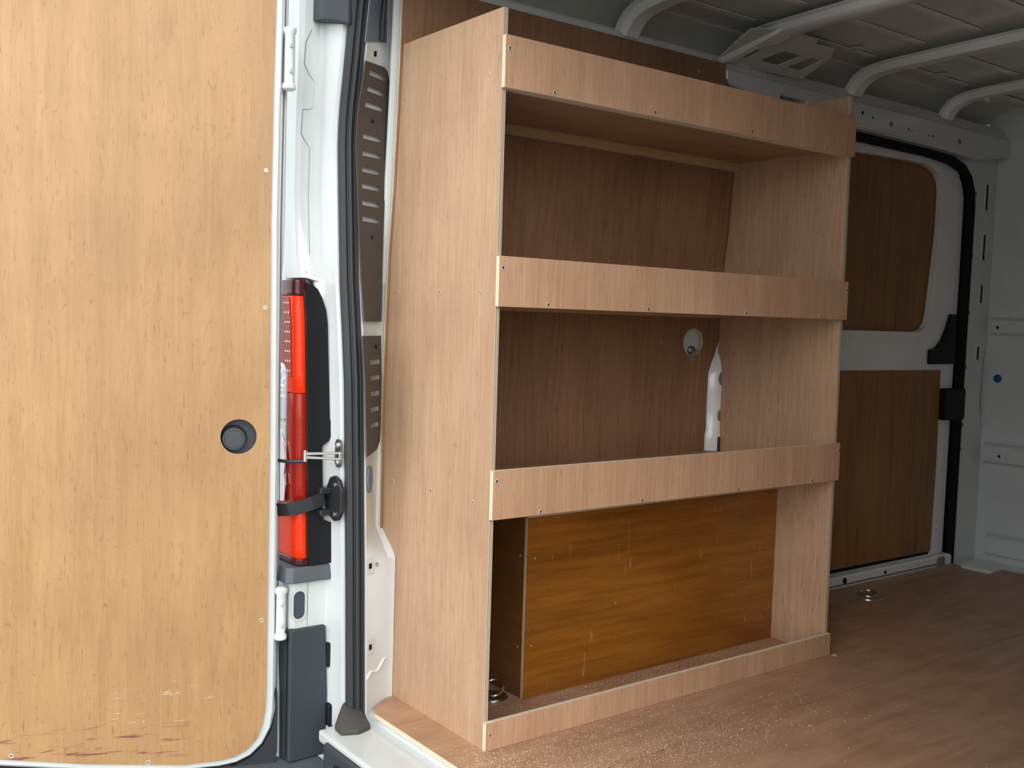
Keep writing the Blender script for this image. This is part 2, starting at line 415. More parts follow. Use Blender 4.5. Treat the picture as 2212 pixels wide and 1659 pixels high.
# lashing eye inside the round cut-out: recess dish, stud and ring
le = empty('lashing_eye', (-.475, 1.071, .866)); tag(le, 'steel ring and stud in the round cut-out of the lining', 'lashing ring')
lathe('stud', [(.013, 0), (.013, .012), (.010, .016), (.004, .018)], 'steel_dull', le, 16, face_to((1, -.25, -.1), (-.474, 1.078, .843)))
tube('ring', [(-.452+.004*math.sin(a), 1.082+.019*math.cos(a), .819+.024*math.sin(a)) for a in [2*math.pi*i/24 for i in range(24)]], .0022, 'steel', le, B=(1, 0, 0), n=8, closed=True)

box('outer_skin', (-.60, -.53, .03, 3.0, -.30, 1.84), 'paint_white', wl_, bevel=0)
box('rear_quarter', (-.53, -.47, -.02, .04, -.05, 1.84), 'paint_inner', wl_, bevel=0)
# ---- roof side rail and sliding door header (left)
rail = plate('roof_rail', [(-.02, 1.683), (2.95, 1.683), (2.95, 1.735), (-.02, 1.735)], [], .08, lambda u, v, w_: (-.418 - (v-1.683)*.35 - w_, u, v), 'paint_inner', wl_, bevel=.006)
hdr = [(1.112, 1.69), (1.118, 1.655), (1.14, 1.643), (1.20, 1.638), (1.295, 1.600), (1.9, 1.600), (2.3, 1.596), (2.56, 1.585), (2.80, 1.620), (2.86, 1.66), (2.86, 1.69)]
header = plate('door_header', hdr, [rounded(1.372, 1.612, 1.505, 1.650, .010, 3)], .055, lambda u, v, w_: (-.405 - w_, u, v), 'paint_inner', wl_, bevel=.007)
box('header_back', (-.475, -.448, 1.36, 1.52, 1.605, 1.66), 'hole_grey', wl_, bevel=0)
for (y, z, r) in ((1.80, 1.655, .006), (1.86, 1.648, .004), (1.965, 1.640, .009), (2.07, 1.636, .004), (2.09, 1.634, .003), (2.20, 1.632, .003), (2.225, 1.633, .004), (2.40, 1.636, .010)):
    lathe('header_hole', [(r, 0), (r, .0008)], 'dark_void' if r < .009 else 'hole_grey', wl_, 12, face_to((1, 0, 0), (-.4052, y*1.03-.05, z)))

# ---- ceiling: roof sheet with lengthwise swages, cross bows
ceil = empty('ceiling', (.465, 1.3, 1.80)); tag(ceil, 'white painted steel van roof seen from inside', kind='structure')
bm = bmesh.new()
half = [(-.520, 1.70), (-.515, 1.75), (-.480, 1.785), (-.42, 1.805)]
xs = -.42
sw = []
while xs < .465+.885:
    sw += [(xs, 0)]; xs += .06
sec = half[:]
for x, d in sw:
    if x < .465+.87: sec.append((x, 1.812 + .022*(1-((x-.465)/.885)**2) + d))
sec += [(2*.465-x, z) for x, z in reversed(half)]
ra = [bm.verts.new((x, -.12, z)) for x, z in sec]; rb = [bm.verts.new((x, 2.95, z)) for x, z in sec]
for i in range(len(sec)-1): bm.faces.new([ra[i], ra[i+1], rb[i+1], rb[i]])
bmesh.ops.solidify(bm, geom=bm.faces[:], thickness=-.003)
finish('roof_sheet', bm, 'paint_roof', ceil, smooth=True)
def bow(y, wd=.060, inner=True):
    L = [(-.425, 1.715), (-.415, 1.735), (-.395, 1.757), (-.365, 1.772), (-.33, 1.780), (-.28, 1.785), (-.1, 1.790), (.2, 1.795), (.465, 1.797)]
    P_ = L + [(2*.465-x, z) for x, z in reversed(L[:-1])]
    path = [(x, y, z) for x, z in P_]
    # hat section: crown toward the cabin (down), flanges up against the sheet; n = T x B, B = +y
    prof = [(-wd*.85, .012), (-wd*.56, .010), (-wd*.50, -.008), (-wd*.40, -.013), (wd*.40, -.013), (wd*.50, -.008), (wd*.56, .010), (wd*.85, .012), (wd*.85, .014), (-wd*.85, .014)]
    # swap so that first coord runs along y
    bm = bmesh.new(); rings = []
    for i, q in enumerate(P_):
        a = P_[max(0, i-1)]; c = P_[min(len(P_)-1, i+1)]
        T = Vector((c[0]-a[0], 0, c[1]-a[1])).normalized(); Nn = Vector((-T.z, 0, T.x))
        rings.append([bm.verts.new(Vector((q[0], y+s_, q[1])) + Nn*h) for s_, h in prof])
    m = len(prof)
    for i in range(len(rings)-1):
        for j in range(m): bm.faces.new([rings[i][j], rings[i][(j+1) % m], rings[i+1][(j+1) % m], rings[i+1][j]])
    bm.faces.new(rings[0]); bm.faces.new(rings[-1])
    return finish('roof_bow', bm, 'paint_white', ceil, smooth=True)
for y, wd in ((.735, .056), (1.200, .070), (1.785, .056), (2.36, .052)): bow(y, wd)
# gusset with three windows where the second bow meets the rail
def gus(u, v, w_):   # u = y, v = 0 (rail) .. 1 (bow)
    return (-.415+.165*v, u, 1.712+.073*v + w_)
plate('gusset', [(1.085, -.04), (1.30, .0), (1.475, .03), (1.478, .64), (1.446, .89), (1.356, .87), (1.345, .98), (1.20, 1.0), (1.10, .86), (1.073, .80)],
      [[(1.128, .17), (1.180, .17), (1.196, .44), (1.160, .44)], [(1.235, .19), (1.322, .19), (1.362, .55), (1.276, .55)], [(1.362, .21), (1.432, .21), (1.455, .57), (1.402, .57)]],
      .003, gus, 'paint_inner', ceil)
bm = bmesh.new()      # flared foot of the bow on the gusset
q0 = [(1.080, -.02), (1.116, .04), (1.172, .58), (1.236, .78), (1.236, 1.05), (1.165, 1.05)]
a = [bm.verts.new(gus(y, v, .0)) for y, v in q0]; b = [bm.verts.new(gus(1.165+(y-1.165)*.75, v*.92+.04, -.012)) for y, v in q0]
for j in range(6): bm.faces.new([a[j], a[(j+1) % 6], b[(j+1) % 6], b[j]])
bm.faces.new(a); bm.faces.new(b)
finish('bow_foot', bm, 'paint_white', ceil, bevel=.004, seg=2)
ys = [-.05, .69, .78, 1.15, 1.26, 1.74, 1.83, 2.32, 2.40, 2.78]
for k in range(8):
    x0 = -.335+.18*k; zr = 1.812+.022*(1-((x0-.465)/.885)**2)
    for y0, y1 in zip(ys[::2], ys[1::2]):
        box('roof_stiffener', (x0, x0+.026, y0+.02, y1-.02, zr-.005, zr-.001), 'paint_white', ceil, bevel=.0015)
for (y, x) in ((1.60, -.30), (2.10, -.30), (.52, -.30)):
    lathe('roof_dimple', [(.022, 0), (.018, -.004), (.006, -.005)], 'paint_inner', ceil, 16, Matrix.Translation((x, y, 1.815)))

# ---- right wall and rear right jamb (outside the picture, they shade the load space)
wr = empty('wall_right', (1.40, 1.3, 0)); tag(wr, 'brown plywood lined right wall', kind='structure')
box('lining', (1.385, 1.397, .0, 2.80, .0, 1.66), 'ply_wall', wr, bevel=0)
box('steel_skin', (1.42, 1.43, -.14, 2.95, -.06, 1.76), 'paint_white', wr, bevel=0)
box('rear_jamb', (1.29, 1.45, -.24, -.02, -.06, 1.80), 'paint_white', wr, bevel=.01)

# ---- bulkhead
wf = empty('wall_front', (.465, 2.8, 0)); tag(wf, 'white painted steel bulkhead behind the cab', kind='structure')
bk = lambda u, v, w_: (u, 2.80 + w_, v)
plate('bulkhead_sheet', [(-.50, -.03), (1.43, -.03), (1.43, 1.82), (-.50, 1.82)], [], .004, bk, 'paint_inner', wf)
def swage(x0, x1, z0, z1, d=.016):
    bm = bmesh.new(); e = .012
    a = [(x0, z0), (x1, z0), (x1, z1), (x0, z1)]; b = [(x0+e, z0+e), (x1-e, z0+e), (x1-e, z1-e), (x0+e, z1-e)]
    va = [bm.verts.new((x, 2.7995, z)) for x, z in a]; vb = [bm.verts.new((x, 2.80-d, z)) for x, z in b]
    for i in range(4): bm.faces.new([va[i], va[(i+1) % 4], vb[(i+1) % 4], vb[i]])
    bm.faces.new(vb)
    return finish('swage', bm, 'paint_inner', wf, smooth=False, bevel=.004, seg=2)
swage(-.442, 1.37, .912, .985, .030); swage(-.442, 1.37, .392, .480, .030); swage(-.412, 1.34, .02, .112, .03); swage(-.20, 1.1, 1.10, 1.60, .012)
swage(-.215, .4, .56, .84, .010)
for (x, z) in ((-.400, .944), (-.362, .430)): lathe('sheet_hole', [(.006, 0), (.006, .0006)], 'dark_void', wf, 12, face_to((0, -1, 0), (x, 2.7697, z)))
box('bulkhead_foot', (-.44, 1.36, 2.62, 2.80, -.03, -.003), 'paint_white', wf, bevel=.004)
# side pillar between sliding door and bulkhead, with slots
slots = [(1.409, 1.513), (1.211, 1.314), (1.04, 1.114), (.811, .867)]
ps = lambda u, v, w_: (-.455 - w_, u, v)
outl = [(2.615, -.03), (2.80, -.03), (2.80, .50), (2.77, .62), (2.775, .80), (2.80, .90), (2.80, 1.66), (2.42, 1.66), (2.42, 1.60), (2.50, 1.585), (2.56, 1.555), (2.60, 1.51), (2.615, 1.45)]
plate('door_pillar', outl, [rounded(2.722, a, 2.740, b, .006, 3) for a, b in slots], .006, ps, 'paint_inner', wf, bevel=.0015)
for a, b in slots: plate('slot_shade', rounded(2.723, a+.001, 2.739, b-.001, .005, 3), [], .0008, lambda u, v, w_: (-.4548 - w_, u, v), 'dark_void', wf)  # dark plates at the surface paint the shade inside the slots
box('pillar_back', (-.50, -.48, 2.60, 2.79, -.03, 1.70), 'dark_void', wf, bevel=0)
for a, b in slots:
    plate('slot_rim', rounded(2.712, a-.012, 2.752, b+.012, .014, 4), [rounded(2.720, a-.002, 2.742, b+.002, .007, 3)], .004, lambda u, v, w_: (-.4515 - w_, u, v), 'paint_inner', wf, bevel=.001)
for (y, z) in ((2.645, 1.467), (2.645, 1.224), (2.645, 1.0), (2.645, .783), (2.645, .552), (2.64, .455)):
    lathe('pillar_plug', [(.009, 0), (.008, .001)], 'hole_grey', wf, 12, face_to((1, 0, 0), (-.4545, y, z)))
cap = lathe('blanking_cap', [(.017, 0), (.017, .003), (.013, .005)], 'blue_plastic', None, 24, face_to((0, -1, 0), (-.402, 2.7995, .739)))
tag(cap, 'small round blue plastic cap on the white bulkhead', 'cap')

# ---- sliding door (door_2): painted frame with two plywood infills
d2 = empty('door_2', (-.47, 2.0, 0)); tag(d2, 'white painted sliding side door with plywood infill panels', kind='structure')
sd = lambda x: (lambda u, v, w_: (x - w_, u, v))
win = [(1.62, 1.538), (1.86, 1.540), (2.187, 1.548), (2.300, 1.546), (2.358, 1.538), (2.400, 1.520), (2.424, 1.492), (2.432, 1.455), (2.431, 1.305), (2.412, 1.127), (2.395, .990), (2.384, .955), (2.362, .932), (2.326, .918), (1.86, .912), (1.62, .912)]
outer = [(1.31, .045), (2.575, .040), (2.578, .586), (2.586, 1.135), (2.586, 1.442), (2.566, 1.50), (2.530, 1.545), (2.45, 1.575), (2.276, 1.592), (1.31, 1.592)]
plate('door_frame', outer, [win[::-1]], .028, sd(-.468), 'paint_white', d2, bevel=.007, smooth=False)
o = plate('infill_panel', [(1.60, .88), (2.46, .88), (2.46, 1.57), (1.60, 1.57)], [], .004, sd(-.4965), 'ply_slide', d2); tag(o, 'upper brown plywood infill with rounded corners')
o = plate('infill_panel', [(1.62, .064), (2.475, .058), (2.483, .407), (2.476, .772), (1.62, .775)], [], .006, sd(-.461), ['ply_slide', 'edge_x'], d2); tag(o, 'lower brown plywood infill panel')
bm = bmesh.new()
for y in (1.40, 2.33):
    for q in [(-.4675, .874), (-.4675, .917), (-.4575, .9165), (-.4575, .913)]: bm.verts.new((q[0], y, q[1]))
bm.verts.ensure_lookup_table(); V = bm.verts
for k in range(4): bm.faces.new([V[k], V[(k+1) % 4], V[4+(k+1) % 4], V[4+k]])
bm.faces.new([V[i] for i in (3, 2, 1, 0)]); bm.faces.new([V[i] for i in (4, 5, 6, 7)])
finish('window_lip', bm, 'paint_white', d2)
plate('corner_cover', [(2.389, .795), (2.566, .797), (2.560, .99), (2.522, .99), (2.500, .935), (2.468, .885), (2.430, .858), (2.389, .850)], [], .02, sd(-.452), 'plastic_black', d2, bevel=.003)
box('latch_cover', (-.475, -.438, 2.488, 2.632, .577, .700), 'plastic_black', d2, bevel=.005)
box('lower_track', (-.480, -.440, 1.31, 2.60, -.03, .040), 'paint_white', d2, bevel=.006)
box('panel_gap', (-.4682, -.466, 1.62, 2.47, .047, .066), 'dark_void', d2, bevel=0)
box('track_groove', (-.4402, -.4385, 1.31, 2.52, .006, .012), 'hole_grey', d2, bevel=0)
for y, rr in ((1.89, .012), (2.14, .007)):
    lathe('track_bolt', [(rr, 0), (rr*.8, .003)], 'dark_void', d2, 12, face_to((1, 0, 0), (-.4395, y, .022)))
box('track_roller', (-.455, -.4335, 2.49, 2.545, -.01, .036), 'steel_dull', d2, bevel=.006)
# its black rubber seal
spath = [(-.452, 1.31, 1.596), (-.452, 1.86, 1.590), (-.452, 2.29, 1.588), (-.452, 2.44, 1.578), (-.452, 2.53, 1.556), (-.452, 2.575, 1.522), (-.452, 2.602, 1.472), (-.452, 2.61, 1.42), (-.452, 2.608, 1.135), (-.452, 2.603, .586), (-.452, 2.602, -.02)]
sprof = [(-.017, -.012), (.017, -.012), (.018, .004), (.010, .012), (.004, .008), (-.004, .010), (-.012, .012), (-.018, .004)]
o = sweep('sliding_door_seal', spath, sprof, (1, 0, 0), 'rubber_black'); tag(o, 'black rubber seal curving around the sliding side door', 'door seal')

# ---- rear left pillar
wrr = empty('wall_rear', (-.45, -.15, -.03)); tag(wrr, 'white painted rear corner pillar of the van', kind='structure')
def rear_sec(z, low):
    s_ = sx(z); d = dx(z)
    if low == 'box': hx, hy = -.388, -.022
    else: hx, hy = -.464, -.014
    cy = -.245 if z < .32 else (-.172 if z < 1.0 else -.205)
    return [(-.475, .03), (hx, hy+.02), (hx, hy), (s_+.012, -.098), (s_+.006, -.118), (s_-.016, -.128), (s_-.022, -.146), (d+.012, -.150), (d+.002, -.158), (d, cy+.01), (d-.010, cy), (-.60, cy-.002), (-.625, cy+.03), (-.625, .03)]
lv = [(-.05, 'box'), (.10, 'box'), (.30, 'box'), (.319, 'box'), (.321, 'box'), (.342, 'box'), (.405, 'w'), (.5, 'w'), (.68, 'w'), (.80, 'w'), (.90, 'w'), (.995, 'w'), (1.003, 'w'), (1.06, 'w'), (1.2, 'w'), (1.31, 'w'), (1.39, 'w'), (1.48, 'w'), (1.56, 'w'), (1.63, 'w'), (1.72, 'w'), (1.85, 'w')]
bm = bmesh.new(); rg = [[bm.verts.new((x, y, z)) for x, y in rear_sec(z, k)] for z, k in lv]; m = len(rg[0])
for i in range(len(rg)-1):
    for j in range(m): bm.faces.new([rg[i][j], rg[i][(j+1) % m], rg[i+1][(j+1) % m], rg[i+1][j]])
bm.faces.new(rg[0]); bm.faces.new(list(reversed(rg[-1])))
finish('corner_post', bm, 'paint_ext', wrr, smooth=True)
box('rear_header', (-.40, 1.40, -.22, -.06, 1.74, 1.88), 'paint_ext', wrr, bevel=.01)
# ruled inner face of the post: t = 0 at the seal, 1 at the lining
def inner(off):
    def f(t, z, w_):
        s_ = sx(z); hx, hy = -.464, -.014
        gx, gy = s_+.012, -.098
        nx, ny = -(hy-gy), (hx-gx); l = math.hypot(nx, ny); nx, ny = -nx/l, -ny/l   # towards the opening
        return (gx+(hx-gx)*t + nx*(off-w_), gy+(hy-gy)*t + ny*(off-w_), z)
    return f
zc = [('v', z) for z in (.64, .77, .88, 1.0, 1.1, 1.2, 1.31, 1.38, 1.43, 1.48)]
def slot(t, z, wt, h=.0055): return [(t-wt, z-h), (t+wt, z-h), (t+wt, z+h), (t-wt, z+h)]
up_slots = [(.48, 1.477), (.48, 1.441), (.47, 1.406), (.46, 1.334), (.45, 1.295), (.43, 1.257), (.42, 1.219), (.41, 1.180), (.40, 1.143)]
lo_slots = [(.41, .810), (.40, .773), (.39, .736), (.37, .699), (.36, .662)]
vp = plate('vent_trim', [(-.16, .905), (.78, .905), (.81, .94), (.86, 1.133), (.90, 1.21), (.92, 1.324), (.99, 1.44), (.97, 1.475), (.85, 1.497), (.70, 1.503), (-.22, 1.497), (-.25, 1.30), (-.22, 1.1)],
           [slot(t-.10, z, .37) for t, z in up_slots], .003, inner(.013), 'plastic_taupe', None, cuts=zc)
tag(vp, 'tall dark taupe plastic trim with nine vent slots', 'vent trim')
for z in (1.372, 1.103): lathe('trim_clip', [(.005, 0), (.004, .0015)], 'dark_void', vp, 10, face_to((.8, -.6, 0), Vector(inner(.0133)(.30, z, 0))))
vp2 = plate('vent_trim', [(-.35, .597), (.48, .602), (.74, .618), (.80, .650), (.82, .77), (.76, .872), (-.35, .872)],
            [slot(t-.04, z, .33) for t, z in lo_slots], .003, inner(.013), 'plastic_taupe', None, cuts=zc)
tag(vp2, 'short dark taupe plastic trim with five vent slots', 'vent trim')
lathe('trim_clip', [(.005, 0), (.004, .0015)], 'dark_void', vp2, 10, face_to((.8, -.6, 0), Vector(inner(.0133)(.40, .846, 0))))
plate('oval_hole_shade', [(.26+.20*math.cos(a*math.pi/10), .535+.032*math.sin(a*math.pi/10)) for a in range(20)], [], .003, inner(.004), 'hole_grey', wrr)  # oval hole drawn as a flat plate, its shade put into the grey
plate('recess_shade', [(-.15, 1.540), (.95, 1.568), (.88, 1.70), (-.15, 1.70)], [], .002, inner(.003), 'hole_grey', wrr, cuts=[('v', 1.6), ('v', 1.63), ('v', 1.66)])  # flat plate in place of a recess; the grey stands for its shade
tube('cable', [inner(.010)(t, z, 0) for t, z in ((.52, 1.56), (.50, 1.60), (.50, 1.64), (.52, 1.69))], .006, 'rubber', wrr, B=(1, 0, 0), n=8)
plate('post_hole', [(.33, 1.520), (.45, 1.522), (.45, 1.534), (.33, 1.532)], [], .002, inner(.003), 'dark_void', wrr)
# lower box of the post: press-nut holes and sealant
def lowf(t, z, off):
    gx, gy, hx, hy = sx(z)+.012, -.098, -.388, -.022
    nx, ny = (hy-gy), -(hx-gx); l = math.hypot(nx, ny)
    return (gx+(hx-gx)*t + nx/l*off, gy+(hy-gy)*t + ny/l*off, z)
for z in (.356-.02, .145):
    plate('press_boss', rounded(.0, z-.018, .30, z+.018, .0, 1, rs=(.01, .01, .01, .01)), [], .002, lambda u, v, w_: lowf(u, v, .0025-w_), 'paint_ext', wrr)
    plate('post_hole', [(.08, z-.006), (.20, z-.006), (.20, z+.006), (.08, z+.006)], [], .001, lambda u, v, w_: lowf(u, v, .0035-w_), 'dark_void', wrr)
lathe('post_bolt', [(.005, 0), (.004, .002)], 'steel_dull', wrr, 10, face_to((.95, -.3, 0), lowf(.45, .335, .001)))
tube('sealant_bead', [lowf(t, .075+.006*math.sin(t*9)+.02*t, .001) for t in [i/14 for i in range(15)]], .0028, 'sealant', wrr, B=(0, 0, 1), n=6)
# seam of the outer panel
def on_side(y, z, off=.001): return (dx(z)+off, y, z)
seam = [(-.178, 1.58), (-.192, 1.55), (-.195, 1.50), (-.182, 1.478), (-.168, 1.462), (-.168, 1.405), (-.176, 1.398), (-.194, 1.396), (-.196, 1.34), (-.186, 1.325), (-.173, 1.310), (-.174, 1.2), (-.176, 1.06), (-.190, 1.045), (-.193, 1.012)]
tube('panel_seam', [on_side(y, z, .0005) for y, z in seam], .0011, 'hole_grey', wrr, B=(1, 0, 0), n=6)

# ---- rear seal around the opening
def sprof_map(a, c): return (.59*a+.81*c, -.81*a+.59*c)
pr = [sprof_map(a, c) for a, c in [(-.021, -.006), (-.023, .006), (-.019, .014), (-.010, .017), (-.004, .015), (-.0025, .006), (.001, .006), (.003, .012), (.009, .013), (.0125, .009), (.0135, .003), (.0155, .003), (.017, .008), (.021, .006), (.021, -.006)]]
zz = [-.018, .04, .19, .34, .46, .58, .68, .77, .88, 1.0, 1.1, 1.2, 1.31, 1.36, 1.41, 1.48, 1.56, 1.63, 1.68]
path = [(sx(z), -.120, z) for z in zz] + [(-.36, -.12, 1.715), (-.30, -.12, 1.735), (-.2, -.12, 1.74), (.465, -.12, 1.745), (1.25, -.12, 1.74)]
seal = sweep('rear_door_seal', path, pr, (0, -1, 0), 'rubber'); tag(seal, 'black ribbed rubber seal down the rear door opening', 'door seal')
bm = bmesh.new()
ft = [(-.345, -.098), (-.296, -.112), (-.284, -.148), (-.300, -.186), (-.338, -.182), (-.368, -.155)]
a = [bm.verts.new((x, y, -.028)) for x, y in ft]; b = [bm.verts.new((x, y, -.016)) for x, y in ft]
t1 = [bm.verts.new(q) for q in [(-.345, -.100, -.008), (-.312, -.114, -.006), (-.312, -.140, .0), (-.322, -.160, -.004), (-.342, -.166, .004), (-.368, -.150, .008)]]
tp = [bm.verts.new(q) for q in [(-.352, -.105, .004), (-.336, -.115, .004), (-.338, -.132, .006), (-.343, -.148, .012), (-.358, -.154, .018), (-.370, -.142, .020)]]
for r0, r1 in ((a, b), (b, t1), (t1, tp)):
    for j in range(6): bm.faces.new([r0[j], r0[(j+1) % 6], r1[(j+1) % 6], r1[j]])
bm.faces.new(a); bm.faces.new(tp)
finish('seal_foot', bm, 'rubber_dirty', seal, bevel=.004, seg=2, smooth=True)

# ---- tail lamp on the corner
tl = empty('tail_lamp', (-.50, -.20, .335)); tag(tl, 'tall red tail lamp with black housing on the rear corner', 'tail lamp')
hs = [(-.206, .990), (-.191, .988), (-.176, .976), (-.166, .957), (-.158, .930), (-.156, .90), (-.152, .674), (-.145, .662), (-.149, .635), (-.154, .624), (-.172, .612), (-.170, .440), (-.147, .430), (-.142, .37), (-.145, .336), (-.206, .336)]
plate('housing', hs, [], .012, lambda u, v, w_: (dx(min(v, .97))+.0135-w_, u, v), 'plastic_black', tl, cuts=[('v', z) for z in (.35, .5, .68, .8, .9)], bevel=.002)
def lens(name, z0, z1, mat, out=.0, n=5):
    bm = bmesh.new(); R = []
    for i in range(n+1):
        z = z0+(z1-z0)*i/n; d = dx(min(z, .97))
        secs = [(d+.008+out, -.204), (d+.009+out, -.216), (d+.007+out, -.226), (d-.003+out*.5, -.2345-out), (d-.03, -.2365-out), (-.596, -.237-out), (-.60, -.20), (-.56, -.176), (d-.02, -.176)]
        R.append([bm.verts.new((x, y, z)) for x, y in secs])
    m = len(R[0])
    for i in range(n):
        for j in range(m): bm.faces.new([R[i][j], R[i][(j+1) % m], R[i+1][(j+1) % m], R[i+1][j]])
    bm.faces.new(R[0]); bm.faces.new(list(reversed(R[-1])))
    return finish(name, bm, mat, tl, bevel=.002, smooth=True)
lens('lens_rim', .9605, .998, 'lens_dark'); lens('brake_lens', .735, .96, 'lens_bright'); lens('tail_lens', .4705, .7345, 'lens_mid'); lens('fog_lens', .352, .470, 'lens_bright'); lens('lens_rim', .336, .3515, 'lens_dark')
# darker frame down the inner side of the lens
plate('lens_bezel', [(-.2125, .352), (-.2065, .352), (-.2065, .975), (-.2125, .975)], [], .004, lambda u, v, w_: (dx(min(v, .97))+.0115-w_, u, v), 'lens_dark', tl, cuts=[('v', z) for z in (.5, .68, .8, .9)])
plate('led_board', [(-.062, .772), (-.014, .772), (-.014, .957), (-.062, .957)], [], .001, lambda u, v, w_: (dx(v)+u, -.2374+w_, v), 'lens_board', tl, cuts=[('v', .85), ('v', .9)])
for i in range(8):
    z = .966-.0225*(i+1)
    for k in range(3):
        lathe('led', [(.0028, 0), (.002, .0012)], 'led', tl, 8, face_to((0, -1, 0), (dx(z)-.020-.011*k, -.2373, z)))
cl = plate('clear_lens', rounded(-.59, .475, -.499, .803, .03, 5), [], .005, lambda u, v, w_: (u, -.2410+w_, v), 'lens_clear', tl, bevel=.002)
for i in range(4):
    box('lens_flute', (-.585, -.512, -.2427, -.2407, .757-.012*i, .764-.012*i), 'chrome', cl, bevel=.0005)
box('lens_flute', (-.585, -.50, -.2427, -.2407, .668, .674), 'steel_dull', cl, bevel=.0005)
plate('reflector', [(-.58, .475), (-.492, .480), (-.488, .52), (-.496, .545), (-.488, .58), (-.50, .62), (-.52, .645), (-.58, .65)], [], .004, lambda u, v, w_: (u, -.2440+w_, v), 'chrome', cl, bevel=.001)

# ---- bumper corner and step
bp_ = empty('rear_bumper', (-.45, -.22, -.6)); tag(bp_, 'dark grey plastic rear bumper with step and corner cheek', 'bumper')
bm = bmesh.new()
q = [(-.60, -.262), (-.440, -.262), (-.430, -.248), (-.430, -.150), (-.46, -.150), (-.60, -.20)]
a = [bm.verts.new((x, y, .297)) for x, y in q]; b = [bm.verts.new((x+(.0 if i in (0, 5) else -.006), y+.004, .334)) for i, (x, y) in enumerate(q)]
for j in range(6): bm.faces.new([a[j], a[(j+1) % 6], b[(j+1) % 6], b[j]])
bm.faces.new(a); bm.faces.new(b)
finish('lamp_ledge', bm, 'plastic_ledge', bp_, bevel=.004, seg=2)
plate('corner_cheek', [(-.250, -.125), (-.155, -.125), (-.152, .02), (-.160, .188), (-.250, .188)], [], .02, lambda u, v, w_: (-.433-w_, u, v), 'plastic_grey', bp_, bevel=.003)
box('cheek_clip', (-.452, -.428, -.158, -.141, .085, .145), 'plastic_black', bp_, bevel=.004)
box('cheek_clip', (-.440, -.416, -.158, -.138, -.055, .0), 'plastic_black', bp_, bevel=.004)
plate('corner_skin', rounded(-.64, -.126, -.445, .188, .02), [], .10, lambda u, v, w_: (u, -.250+w_*.4, v), 'plastic_grey', bp_, bevel=.006)
box('step', (-.64, 1.5, -.50, -.165, -.30, -.127), 'plastic_step', bp_, bevel=.012, seg=3)
box('step_riser', (-.318, 1.40, -.222, -.150, -.128, -.040), 'plastic_grey', bp_, bevel=.010, seg=3)
o = tube('riser_hook', [(-.235+.010*math.cos(t), -.226-.006*math.sin(t), -.085+.022*math.sin(t)) for t in [math.pi*i/10 for i in range(11)]], .003, 'plastic_black', bp_, B=(0, 1, 0), n=8)
# white strip under the lamp with an oval slot
plate('slot_surround', rounded(-.2435, .206, -.2065, .280, .018, 6), [rounded(-.2395, .210, -.2105, .276, .0142, 6)], .004, lambda u, v, w_: (-.4415-w_, u, v), 'paint_ext', wrr)
plate('oval_slot', rounded(-.2395, .210, -.2105, .276, .0142, 6), [], .0015, lambda u, v, w_: (-.4437-w_, u, v), 'hole_dark', wrr)
tube('panel_seam', [(-.4452, -.203, z) for z in (.19, .30)], .0009, 'hole_grey', wrr, B=(1, 0, 0), n=6)

# ---- door check hardware on the jamb
ck = empty('door_check_link', (-.40, -.15, .59)); tag(ck, 'bare steel forked link bolted to the white jamb', 'door check')
jy = lambda x: -.1485
plate('bolt_plate', rounded(-.417, .566, -.388, .632, .014, 6), [], .004, lambda u, v, w_: (u, -.1535+w_, v), 'steel_dull', ck, bevel=.001)
for z in (.618, .579): lathe('bolt', [(.008, 0), (.008, .003), (.005, .006), (.0025, .0045)], 'steel', ck, 12, face_to((0, -1, 0), (-.4025, -.1535, z)))
for z0, z1 in ((.602, .600), (.588, .592)):
    plate('fork_arm', [(0, -.0025), (1, -.0035), (1, .0035), (0, .0025)], [], .004, lambda u, v, w_, z0=z0, z1=z1: (-.385+(-.423+.385)*u+w_, -.152-.078*u, z0+(z1-z0)*u+v), 'steel_dull', ck, bevel=.001)
box('fork_bridge', (-.389, -.383, -.160, -.150, .585, .606), 'steel', ck, bevel=.002)
lathe('fork_pin', [(.005, 0), (.005, .026)], 'steel', ck, 12, Matrix.Translation((-.422, -.226, .582)))
tube('check_rod', [(-.424, -.222, .583), (-.432, -.243, .582), (-.450, -.256, .580), (-.484, -.264, .579)], .0045, 'black_steel', ck)
st = empty('door_check_strap', (-.42, -.15, .49)); tag(st, 'black door check strap with two-bolt bracket on the jamb', 'door check')
br = [(-.455, .470), (-.452, .510), (-.436, .524), (-.425, .541), (-.405, .547), (-.383, .540), (-.368, .520), (-.368, .466), (-.384, .446), (-.404, .441), (-.425, .450), (-.438, .462)]
plate('bracket', br, [], .010, lambda u, v, w_: (u, -.162+w_, v), 'black_steel', st, bevel=.002)
for z in (.527, .458): lathe('bolt', [(.006, 0), (.006, .003), (.004, .004)], 'steel', st, 12, face_to((0, -1, 0), (-.396, -.1622, z)))
box('strap_fork', (-.440, -.416, -.188, -.160, .502, .518), 'black_steel', st, bevel=.003); box('strap_fork', (-.440, -.416, -.188, -.160, .452, .466), 'black_steel', st, bevel=.003)
sp = [(-.424, -.176, .492), (-.425, -.205, .484), (-.432, -.232, .476), (-.450, -.254, .469), (-.484, -.266, .464)]
sweep('strap', sp, [(-.0155, -.003), (.0155, -.003), (.0155, .003), (-.0155, .003)], (1, -.2, 0), 'black_steel', st, smooth=False)
